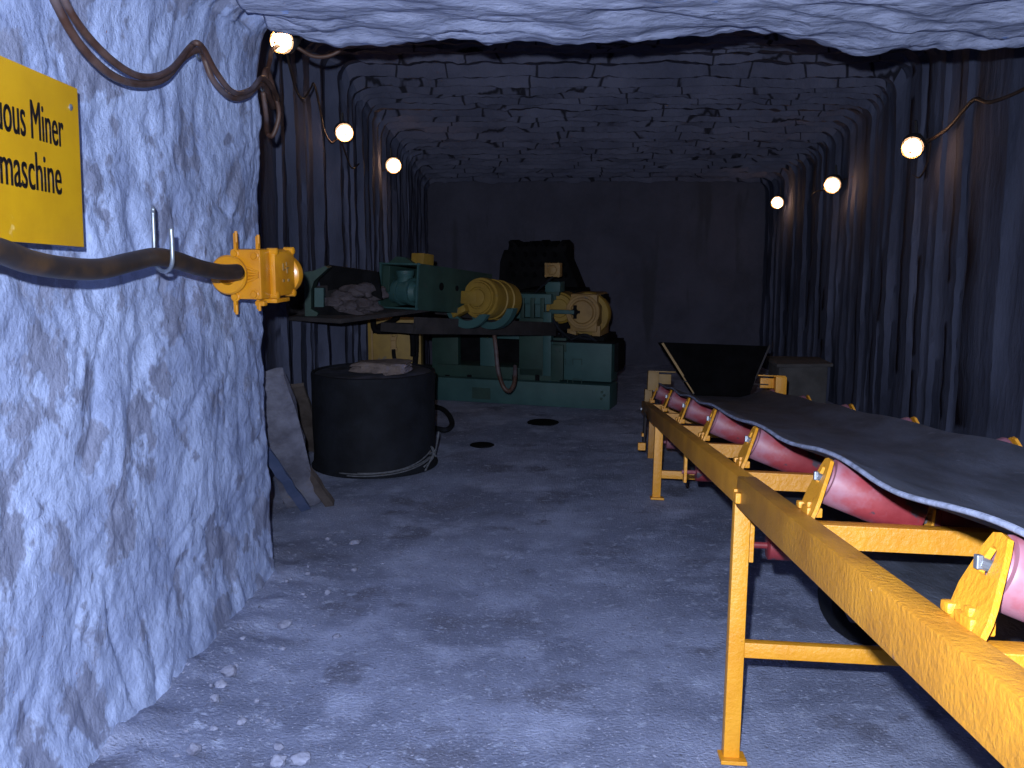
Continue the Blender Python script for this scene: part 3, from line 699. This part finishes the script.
# position, yaw of the lamp's face, pitch down
LA = [((284, 41), 4.78, (-.35, -.25), 'wire-caged lamp glowing at the top of the rock corner, nearest of the left row', .80),
      ((344, 132), 7.35, (.30, -.30), 'glowing wire-caged lamp, middle one of the left row down the tunnel', .95),
      ((393, 165), 8.95, (.30, -.25), 'glowing wire-caged lamp, farthest of the left row, above the green machine', 1.0),
      ((913, 146), 7.10, (-.55, -.50), 'glowing wire-caged lamp, nearest and largest of the right row', 1.08),
      ((833, 184), 8.90, (-.55, -.40), 'glowing wire-caged lamp, middle one of the right row', 1.05),
      ((778, 202), 10.75, (-.55, -.30), 'glowing wire-caged lamp, farthest of the right row near the end wall', .95)]
lamp0 = None; lamps = []
for i, ((px, py), Y, (yaw, pit), lab, sc) in enumerate(LA):
    if lamp0 is None: l = lamp0 = make_lamp(lab)
    else: l = copy_tree(lamp0); l['label'] = lab
    l.location = at_y(px, py, Y); l.rotation_euler = (-pit, 0, yaw); l.scale = (sc,)*3; lamps.append(l)
def lamp_cable(lst, label, r=.006, m='thinc'):
    bm = B(); tube(bm, [at_y(*p) for p in lst], r, seg=8)
    tag(centre(obj('lamp_cable', bm, m, shade=0)), label, 'cable')
lamp_cable([(292,44,4.88),(300,49,4.9),(313,56,4.9),(328,56,4.9),(342,49,4.9),(352,38,4.9),(358,26,4.9)], 'thick brown cable sagging from the nearest left lamp up behind the rock roof edge', .010, 'cable')
lamp_cable([(286,50,4.88),(291,72,5.2),(297,92,5.6),(304,98,6.0),(311,88,6.3),(314,84,6.5),(319,105,6.8),(324,130,7.1),(331,142,7.3),(337,138,7.42)], 'brown cable swagging from the nearest left lamp down to the middle left lamp')
lamp_cable([(341,140,7.42),(346,155,7.6),(352,168,7.9),(360,163,8.3),(365,160,8.5),(368,172,8.7),(375,176,8.85),(381,172,9.0),(388,168,9.03)], 'dark cable looping from the middle left lamp to the farthest left lamp')
lamp_cable([(1040,78,5.9),(1018,92,6.1),(990,102,6.3),(975,99,6.5),(962,112,6.7),(948,128,6.9),(930,140,7.1),(921,144,7.16)], 'thick dark cable swagging from the right edge down to the nearest right lamp', .011)
lamp_cable([(921,142,7.18),(930,140,7.15),(928,160,7.25),(920,177,7.4),(912,174,7.6),(905,169,7.8),(892,173,8.0),(880,165,8.3),(868,172,8.6),(852,177,8.85),(842,180,8.98)], 'dark cable looping from the nearest right lamp to the middle right lamp')
lamp_cable([(836,186,9.0),(826,190,9.4),(815,192,9.8),(806,202,10.2),(796,206,10.6),(788,203,10.8),(782,203,10.83)], 'thin dark cable looping from the middle right lamp to the farthest right lamp')

# ------------------------------------------------------------------ the green continuous miner
TH = math.radians(-18.7)
OB = Vector((.855, 8.62, 0)); RB = Matrix.Rotation(TH, 4, 'Z'); MB = Matrix.Translation(OB) @ RB; MBi = MB.inverted()
def bl(px, py, b):
    """machine-frame coordinates (x along its front, y=b into its depth, z up) of a measured point"""
    o = MBi @ Vector((0, 0, CAM_H)); d = MBi.to_3x3() @ ray(px, py); return o + d*((b-o.y)/d.y)
mn = thing('continuous_miner', 'green and yellow continuous miner machine with long boom at the end of the tunnel', 'mining machine', OB, (0, 0, TH))
def slab(bm, x0, y0, x1, y1, b0, b1, bev=.006):
    p = bl(x0, (y0+y1)/2, b0); q_ = bl(x1, (y0+y1)/2, b0); mx_ = (x0+x1)/2
    zt = bl(mx_, y0, b0).z; zb = bl(mx_, y1, b0).z
    bx(bm, ((p.x+q_.x)/2, (b0+b1)/2, (zt+zb)/2), (abs(q_.x-p.x), b1-b0, zt-zb), bev=bev, M4=MB)
def mpart(name, m, boxes, parent=mn, bev=.006, shade=40):
    bm = B()
    for b_ in boxes: slab(bm, *b_, bev=bev)
    return obj(name, bm, m, parent, shade=shade)
def zat(px, py, b): return bl(px, py, b).z
# skid: floor to .20 m, full width
bm = B(); xl = bl(372, 400, 0).x
bx(bm, (xl/2, .15, .11), (-xl, .3, .215), bev=.008, M4=MB); bx(bm, (xl/2-.15, .55, .11), (-xl-.35, .52, .20), bev=.008, M4=MB); sk = obj('skid_base', bm, 'teal', mn, shade=40)
bm = B(); slab(bm, 472, 388, 490, 399, -.008, .004, .002); obj('plate', bm, 'green', sk)
bm = B()
for (a, b_) in ((-.07,.16),(-.05,.13),(-.075,.10)): lathe(bm, MB @ Vector((a, 0, b_)), MB.to_3x3() @ Vector((0,-1,0)), [(0,0),(0,.012),(.008,.012),(.008,0)], 12)
obj('bolt', bm, 'green', sk)
bm = B(); a0 = bl(437,380,.10).x; a1 = bl(560,380,.10).x
bx(bm, ((a0+a1)/2, .3, .27), (a1-a0, .40, .11), bev=.006, M4=MB); led = obj('ledge_beam', bm, 'green', mn, shade=40)
for px in (447, 469, 514, 537):
    bm = B(); slab(bm, px-2, 375, px+2, 383, .085, .12, .002); obj('notch_lug', bm, 'dark', led)
# right cabinet
x0 = bl(551,365,.06).x; zt = bl(590, 343, .06).z; zb = .24
bm = B(); bx(bm, (x0/2, .18, (zt+zb)/2), (-x0-.006, .24, zt-zb), bev=.008, M4=MB); cb = obj('cabinet', bm, 'teal', mn, shade=40)
bm = B(); bx(bm, (x0/2+.01, .24, zt+.006), (-x0+.025, .40, .014), bev=.003, M4=MB); obj('cabinet_top', bm, 'dark', cb)
for (u0, v0) in ((557,359),(573,359),(559,379),(573,379)):
    bm = B(); p0 = bl(u0, v0, .058); 
    for (dx, dz, sx_, sz_) in ((.04, 0, .085, .006), (0, -.025, .006, .05), (.08, -.025, .006, .05)): bx(bm, (p0.x+dx, .058, p0.z+dz), (sx_, .008, sz_), M4=MB)
    obj('panel_frame', bm, 'green', cb)
bm = B(); bx(bm, (.01, .30, .45), (.04, .25, .26), bev=.006, M4=MB); obj('side_box', bm, 'dark', mn)
# centre section
mpart('side_panel', 'green', [(432,330,458,374,.12,.20)])
mpart('dark_core', 'dark', [(436,325,546,376,.42,.75)])
mpart('post', 'teal', [(480,338,495,375,.12,.22)])
mpart('side_panel', 'green', [(519,318,543,376,.10,.45)])
pp = mpart('post', 'teal', [(543,312,551,376,.04,.14)])
mpart('top_plate', 'teal', [(495,326,519,339,.08,.20)])
bm = B(); slab(bm, 513,331,518,335,.06,.09,.002); obj('pin', bm, 'dark', mn)
mpart('valve_block', 'green', [(551,345,563,380,.02,.10),(553,338,566,352,.05,.2)])
# gear head in the middle
mpart('gear_head', 'teal', [(516,294,551,304,.10,.50),(514,304,549,319,.20,.60)])
mpart('gear_rib', 'green', [(520,298,524,318,.08,.12),(530,298,534,318,.08,.12),(540,298,544,318,.08,.12)])
mpart('bracket', 'teal', [(545,282,560,292,.14,.30)])
mpart('mast', 'green', [(549,290,556,300,.18,.26)])
jb = mpart('junction_box', 'mcream', [(544.5,263,560,277,.14,.22)], bev=.008)
bm = B(); c = MB @ bl(552,270,.14); lathe(bm, c, MB.to_3x3() @ Vector((0,-1,0)), [(0,0),(0,.045),(.012,.040),(.02,.02),(.02,0)], 24); obj('cap', bm, 'mcream', jb, shade=40)
for (u0, v0) in ((546,264),(558.5,264),(546,276),(558.5,276)):
    bm = B(); lathe(bm, MB @ bl(u0, v0, .14), MB.to_3x3() @ Vector((0,-1,0)), [(0,0),(0,.012),(.008,.012),(.008,0)], 10); obj('bolt', bm, 'mcream', jb)
bm = B(); tube(bm, [MB @ bl(*p) for p in ((553,277,.13),(549,280,.11),(545,284,.12),(540,288,.14),(536,292,.18),(532,295,.2))], .010, seg=8); obj('hose', bm, 'rubber', mn, shade=0)
# jib stem between mast bracket and gear head
mpart('bracket_foot', 'green', [(546,291,559,296,.16,.35)])
# right motor
nf = MB.to_3x3() @ Vector((0,-1,0)); 
mpart('motor_foot', 'mcream', [(567,329,576,341,.16,.5),(592,326,600,341,.16,.5)])
mo = mpart('drive_motor', 'mcream', [(570,294,597,332,.14,.55)], bev=.02)
bm = B(); lathe(bm, MB @ bl(582.5,312,.14), nf, [(-.05,0),(-.05,.155),(0,.155),(.006,.148),(.006,.128),(.016,.124),(.016,.108),(.010,.104),(.022,.096),(.026,0)], 40); obj('end_cover', bm, 'mcream', mo, shade=35)
bm = B(); lathe(bm, MB @ bl(588,314,.22), nf, [(-.10,0),(-.10,.19),(0,.20),(.02,.19),(.02,.15)], 40); obj('flange_ring', bm, 'myellow', mo, shade=35)
bm = B(); lathe(bm, MB @ bl(560,308,.22), nf, [(-.2,0),(-.2,.14),(0,.14),(.01,.125),(.03,.12),(.03,.085),(.04,.08),(.045,0)], 36); obj('gear_cover', bm, 'myellow', mn, shade=35)
mpart('lever_arm', 'teal', [(549,310,574,314,.06,.10)])
bm = B(); lathe(bm, MB @ bl(575,312,.10), nf, [(-.04,0),(-.04,.02),(0,.03),(.03,.03),(.03,0)], 16)
bx(bm, bl(575,312,.09), (.03,.02,.12), bev=.006, M4=MB); bx(bm, bl(575,312,.085), (.09,.02,.025), bev=.006, M4=MB); obj('hand_wheel', bm, 'dark', mn, shade=40)
mpart('bracket', 'dark', [(594,295,604,302,.25,.45)])
bm = B()
for i, (pa, pb, pc_) in enumerate((((552,318,.1),(560,330,.08),(572,340,.12)),((556,322,.12),(563,336,.1),(560,352,.03)),((566,334,.12),(582,338,.10),(598,340,.14)),((570,340,.08),(585,335,.1),(597,342,.1)))):
    tube(bm, [MB @ bl(*pa), MB @ bl(*pb), MB @ bl(*pc_)], .014, seg=8)
obj('hose_bundle', bm, 'rubber', mn, shade=0)
mpart('hose_tray', 'dark', [(556,336,604,343,.12,.6)])
# cutter drum with picks, behind
bm = B(); b0 = 1.05
def cpt(px, py): p = bl(px, py, b0); return (p.x, p.z)
poly = [cpt(*p) for p in ((497,318),(500,262),(504,250),(508,250),(510,240),(515,243),(519,248),(523,242),(526,247),(532,241),(536,248),(542,240),(546,248),(552,241),(556,248),(562,240),(566,244),(566,258),(572,272),(580,292),(580,318))]
prism(bm, poly, .28, MB @ Matrix.Translation((0, b0, 0))); obj('cutter_head', bm, 'dark', mn)
for k in range(11):
    for j in range(5):
        pass
bm = B()
for k, px in enumerate((511,523,532,542,552,563)):
    p = bl(px, 243, b0); 
    for dz in (0, -.10, -.20, -.30):
        lathe(bm, MB @ Vector((p.x+(.03 if (dz*10)%2 else 0), b0+.01, p.z+dz-.02)), MB.to_3x3() @ Vector((0,-.9,.5)), [(0,.022),(.05,.016),(.08,.004),(.08,0)], 8)
obj('cutter_pick', bm, 'dark', mn)
mpart('cutter_arm', 'dark', [(520,290,575,330,.55,1.10)])
# deck trough: runs diagonally from the body towards us and to the left
def seg_box(bm, pa, pb, wdt, hgt_, bev=.006, up=0):
    pa = Vector(pa); pb = Vector(pb); d = pb-pa; xh = d.normalized(); yh = Vector((0,0,1)).cross(xh).normalized(); zh = xh.cross(yh)
    m = Matrix(((xh.x,yh.x,zh.x,(pa.x+pb.x)/2),(xh.y,yh.y,zh.y,(pa.y+pb.y)/2),(xh.z,yh.z,zh.z,(pa.z+pb.z)/2+up),(0,0,0,1)))
    bx(bm, (0,0,0), (d.length, wdt, hgt_), bev=bev, M4=m); return m
A = at_y(398, 330, 7.35); Bp = at_y(540, 332, 9.0)
ax_ = Vector((Bp.x-A.x, Bp.y-A.y, 0)).normalized(); sd_ = Vector((ax_.y, -ax_.x, 0))       # sd_ points to the right, towards us
zd = at_y(398, 324, 7.35).z; ze = at_y(540, 326, 9.0).z
bm = B(); seg_box(bm, (A.x, A.y, zd-.03), (Bp.x, Bp.y, ze-.04), .34, .07)
seg_box(bm, Vector((A.x,A.y,zd))+sd_*.16, Vector((Bp.x,Bp.y,ze-.02))+sd_*.16, .03, .12)
obj('deck_trough', bm, 'darkred', mn, shade=40)
# tail tray to the left with ore lumps
T0 = Vector((-1.32, 6.62, 0)); T1 = Vector((-.86, 7.45, 0)); tx = (T1-T0).normalized(); ts_ = Vector((tx.y, -tx.x, 0))
ztr = at_y(345, 316, 6.9).z
bm = B(); seg_box(bm, T0+Vector((0,0,ztr)), T1+tx*.3+Vector((0,0,ztr)), .46, .03); seg_box(bm, T0+ts_*-.23+Vector((0,0,ztr+.10)), T1+tx*.2+ts_*-.23+Vector((0,0,ztr+.10)), .02, .2)
obj('tail_tray', bm, 'darkred', mn, shade=40)
mpt = at_y
def poly_plate(pts, Y0, thick, name, m, parent=mn):
    """outline measured on a plane across the tunnel at Y0, given real thickness"""
    bm = B(); a = [bm.verts.new(at_y(px, py, Y0)) for px, py in pts]; b_ = [bm.verts.new(v.co + Vector((0, thick, 0))) for v in a]
    bm.faces.new(a); bm.faces.new(b_[::-1]); k_ = len(a)
    for i in range(k_): bm.faces.new((a[(i+1) % k_], a[i], b_[i], b_[(i+1) % k_]))
    return obj(name, bm, m, parent)
poly_plate([(318,278),(327,265),(378,272),(382,300),(352,286),(345,290),(336,289),(322,292)], 7.10, .06, 'tail_hood', 'dark')
poly_plate([(304,272),(313,271),(325,266),(328,268),(314,281),(311,290),(311,309),(318,313),(316,317),(305,316)], 6.72, .16, 'tail_frame', 'green')
poly_plate([(314.5,288),(323.5,288),(323.5,307),(314.5,307)], 6.78, .06, 'tail_block', 'teal')
poly_plate([(311,307),(330,306),(338,312),(356,315),(356,318),(308,317)], 6.80, .30, 'tail_floor', 'dark')
random.seed(5)
for (px, py, Y, s) in ((332,302,6.85,.055),(341,298,6.95,.075),(352,292,7.05,.08),(362,290,7.12,.085),(373,292,7.2,.085),(340,309,6.85,.05),(350,306,6.9,.07),(362,306,7.0,.08),(372,308,7.1,.07),(354,314,6.85,.05),(366,315,6.95,.05),(345,316,6.85,.035)):
    bm = B(); bmesh.ops.create_icosphere(bm, subdivisions=3, radius=1)
    sdv = Vector((random.random()*50,)*3); c = at_y(px, py, Y); el = random.uniform(1.1, 1.8)
    for v in bm.verts: v.co = c + Vector((v.co.x*el, v.co.y, v.co.z*.8))*(s*.78*(1+.45*noise.noise(v.co*1.4+sdv)+.12*noise.noise(v.co*3.2+sdv)))
    tag(centre(obj('ore_lump', bm, 'lump', shade=35)), 'rough brownish lump of ore heaped in the tail tray of the green machine', 'rock', 'ore lumps in the tail tray')
# box boom with open end
bo = at_y(399, 286, 7.30); bt = at_y(472, 294, 8.20)
bd = Vector((bt.x-bo.x, bt.y-bo.y, bt.z-bo.z)).normalized()
bs = Vector((bd.y, -bd.x, 0)).normalized(); bu = bs.cross(bd).normalized()
if bu.z < 0: bu = -bu
BMx = Matrix(((bs.x,bd.x,bu.x,bo.x),(bs.y,bd.y,bu.y,bo.y),(bs.z,bd.z,bu.z,bo.z),(0,0,0,1)))
hw_, hh_, bl_ = .165, .160, 1.05
bm = B(); tk = .014
bx(bm, (0, bl_/2, hh_), (2*hw_+tk, bl_, tk), M4=BMx, bev=.003); bx(bm, (0, bl_/2, -hh_), (2*hw_+tk, bl_, tk), M4=BMx, bev=.003)
bx(bm, (-hw_, bl_/2, 0), (tk, bl_, 2*hh_), M4=BMx, bev=.003); bx(bm, (hw_, bl_/2, 0), (tk, bl_, 2*hh_), M4=BMx, bev=.003); bx(bm, (0, bl_*.9, 0), (2*hw_, tk, 2*hh_), M4=BMx)
boom = obj('box_boom', bm, 'green', mn, shade=40)
bm = B()
for (x_, z_, sx_, sz_) in ((0,hh_,2*hw_+.03,.012),(0,-hh_,2*hw_+.03,.012),(-hw_,0,.012,2*hh_+.02),(hw_,0,.012,2*hh_+.02)): bx(bm, (x_, -.006, z_), (sx_, .02, sz_), bev=.002, M4=BMx)
obj('end_rim', bm, 'teal', boom, shade=40)
bm = B(); bx(bm, (-.12, .03, .05), (.06, .06, .19), bev=.004, M4=BMx); obj('side_bracket', bm, 'green', boom)
for (y_, r1_) in ((.30,.030),(.52,.022)):
    bm = B(); lathe(bm, BMx @ Vector((hw_+.006, y_, .02)), bs, [(0,0),(0,r1_),(.004,r1_),(.004,0)], 20); obj('hole', bm, 'dark', boom)
bm = B(); lathe(bm, BMx @ Vector((-.02, .10, -.035)), bs, [(-.10,0),(-.10,.05),(-.09,.085),(-.03,.09),(-.03,.102),(-.01,.102),(-.01,.09),(.06,.09),(.06,.1),(.085,.1),(.085,.08),(.12,.06),(.13,0)], 28)
lathe(bm, BMx @ Vector((-.015, .10, .03)), Vector((0,0,1)), [(0,0),(0,.06),(.05,.06),(.06,.068),(.09,.068),(.10,.04),(.10,0)], 24)
obj('hydraulic_motor', bm, 'teal', boom, shade=40)
bm = B(); bx(bm, (.10, .14, hh_+.045), (.11, .14, .085), bev=.01, M4=BMx); obj('junction_box', bm, 'myellow', boom, shade=40)
bm = B(); prism(bm, [(-.13,0),(.10,0),(.02,.045),(-.06,.05)], .10, BMx @ Matrix.Translation((0, .03, hh_+.006))); obj('lifting_ear', bm, 'green', boom)
# big yellow motor beside the boom
mc = at_y(478, 298, 7.68); md = bd
bm = B(); lathe(bm, mc, md, [(0,0),(0,0.08068),(-0.0132,0.08543),(-0.0132,0.1186),(0,0.1234),(0,0.1329),(0.033,0.1376),(0.033,0.1567),(0.055,0.1614),(0.088,0.1614),(0.099,0.1499),(0.187,0.1499),(0.1925,0.1594),(0.209,0.1594),(0.2145,0.1499),(0.297,0.1499),(0.3025,0.1594),(0.319,0.1594),(0.3245,0.1499),(0.44,0.1471),(0.473,0.1139),(0.473,0)], 48)
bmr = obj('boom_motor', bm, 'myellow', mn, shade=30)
bm = B(); lathe(bm, mc - md*.012, -md, [(0,0),(0,.070),(.012,.066),(.016,.05),(.016,0)], 32); bx(bm, (-.07,-.02,-.0), (.14,.02,.10), bev=.01, M4=Matrix.Translation(mc) @ BMx.to_3x3().to_4x4()); obj('motor_cap', bm, 'myellow', bmr, shade=35)
bm = B(); bx(bm, (-.13,-.03,-.11), (.13,.08,.05), Matrix.Rotation(-.5, 3, 'Y'), bev=.008, M4=Matrix.Translation(mc) @ BMx.to_3x3().to_4x4()); obj('motor_nose', bm, 'myellow', bmr, shade=35)
bm = B(); lathe(bm, mc + md*.20 + Vector((0,0,-.03)), md, [(0,.150),(0,.205),(.07,.205),(.07,.150),(0,.150)], 40)
zc_ = mc.z
bmesh.ops.bisect_plane(bm, geom=bm.verts[:]+bm.edges[:]+bm.faces[:], plane_co=(0,0,zc_-.09), plane_no=(0,0,1), clear_outer=True)
obj('motor_cradle', bm, 'teal', mn, shade=40)
bm = B(); lathe(bm, mc - md*.02 + Vector((-.07,0,-.03)), md, [(0,.145),(0,.205),(.04,.205),(.04,.145),(0,.145)], 40)
bmesh.ops.bisect_plane(bm, geom=bm.verts[:]+bm.edges[:]+bm.faces[:], plane_co=(0,0,zc_-.12), plane_no=(0,0,1), clear_outer=True)
obj('motor_cradle', bm, 'teal', mn, shade=40)
# yellow cabinet under the boom with its pipes
yc0 = at_y(368, 350, 8.0); yc1 = at_y(421, 350, 8.0); zt_ = at_y(395, 321, 8.0).z
bm = B(); bx(bm, ((yc0.x+yc1.x)/2, 8.12, (zt_+.18)/2+.01), (yc1.x-yc0.x, .24, zt_-.18), bev=.008)
yb = obj('yellow_cabinet', bm, 'myellow', mn, shade=40)
bm = B()
for px, w_ in ((372.5,.012),(414,.02)): p = at_y(px, 350, 8.0); bx(bm, (p.x, 7.99, (zt_+.2)/2), (w_, .02, zt_-.22))
obj('door_edge', bm, 'mcream', yb)
p = at_y(394, 345, 8.0)
bm = B()
for (dx, dz, s1, s2) in ((-.018,.08,.014,.035),(.022,.08,.014,.035),(0,.055,.05,.03),(0,.01,.04,.06),(.0,-.03,.055,.03)): bx(bm, (p.x+dx, 7.975, p.z+dz), (s1, .03, s2), bev=.004)
obj('hose_fitting', bm, 'mcream', yb)
bm = B(); tube(bm, [Vector((p.x,7.96,p.z-.03)), Vector((p.x+.005,7.95,p.z-.09)), Vector((p.x+.03,7.94,p.z-.2))], .016, seg=8)
for pts in (((373,318,7.8),(374,328,7.8),(379,331,7.8),(400,331,7.8),(424,331,7.9)), ((377,327,7.8),(388,323,7.75),(398,317,7.7)), ((412,331,7.8),(413,345,7.8),(413,356,7.8)), ((416,332,7.85),(416,350,7.85),(414,375,7.85))):
    tube(bm, [at_y(*q_) for q_ in pts], .022, seg=10)
obj('pipework', bm, 'dark', yb, shade=0)
bm = B()
for (dx, dz) in ((-.17,.10),(-.12,.095),(-.09,.10),(.10,.11),(.13,.10)): bx(bm, (p.x+dx, 7.995, p.z+dz), (.025, .01, .014))
obj('plate', bm, 'dark', yb)
bm = B(); tube(bm, [at_y(*q_) for q_ in ((494,333,8.25),(496,350,8.2),(498,370,8.15),(503,386,8.1),(509,391,8.1),(514,384,8.15),(515,374,8.2),(515,366,8.3))], .018, seg=10)
obj('hanging_hose', bm, 'cable', mn, shade=0)
bm = B(); seg_box(bm, at_y(440,312,7.9), at_y(510,322,8.5), .12, .04); obj('side_strip', bm, 'darkred', mn)
# hose lying behind the drum
bm = B(); g = [on_floor(434,428,.02), on_floor(446,430,.02), on_floor(452,424,.02), on_floor(448,414,.02), on_floor(440,408,.02), on_floor(428,406,.02)]
tube(bm, g, .022, seg=10); tag(centre(obj('rubber_hose', bm, 'rubber', shade=0)), 'black hose curling on the floor behind the right side of the drum', 'hose')

# ------------------------------------------------------------------ low concrete block pile and flat iron lid on the floor
p = at_y(804, 366, 8.9)
bm = B(); bx(bm, (p.x, 9.1, p.z/2), (.44, .4, p.z), bev=.02); bx(bm, (p.x-.0, 9.08, p.z+.015), (.50, .45, .03), bev=.006)
for v in bm.verts: v.co += Vector((.01,.01,.01))*fbm(v.co*5, 3)
tag(centre(obj('concrete_plinth', bm, 'concrete', shade=40)), 'low grey plinth behind the conveyor hopper at the foot of the right wall', 'plinth')
for (px, py, w_, lab) in ((543,423,.13,'dark flat iron cover on the floor in front of the green machine'), (482,445,.09,'small dark puddle-like iron cover on the floor right of the drum')):
    c = on_floor(px, py); bm = B(); lathe(bm, Vector((c.x, c.y, floor_h(c.x,c.y)-.004)), (0,0,1), [(0,0),(0,w_),(.010,w_),(.014,w_-.01),(.014,0)], 28); tag(centre(obj('floor_cover', bm, 'dark')), lab, 'cover')
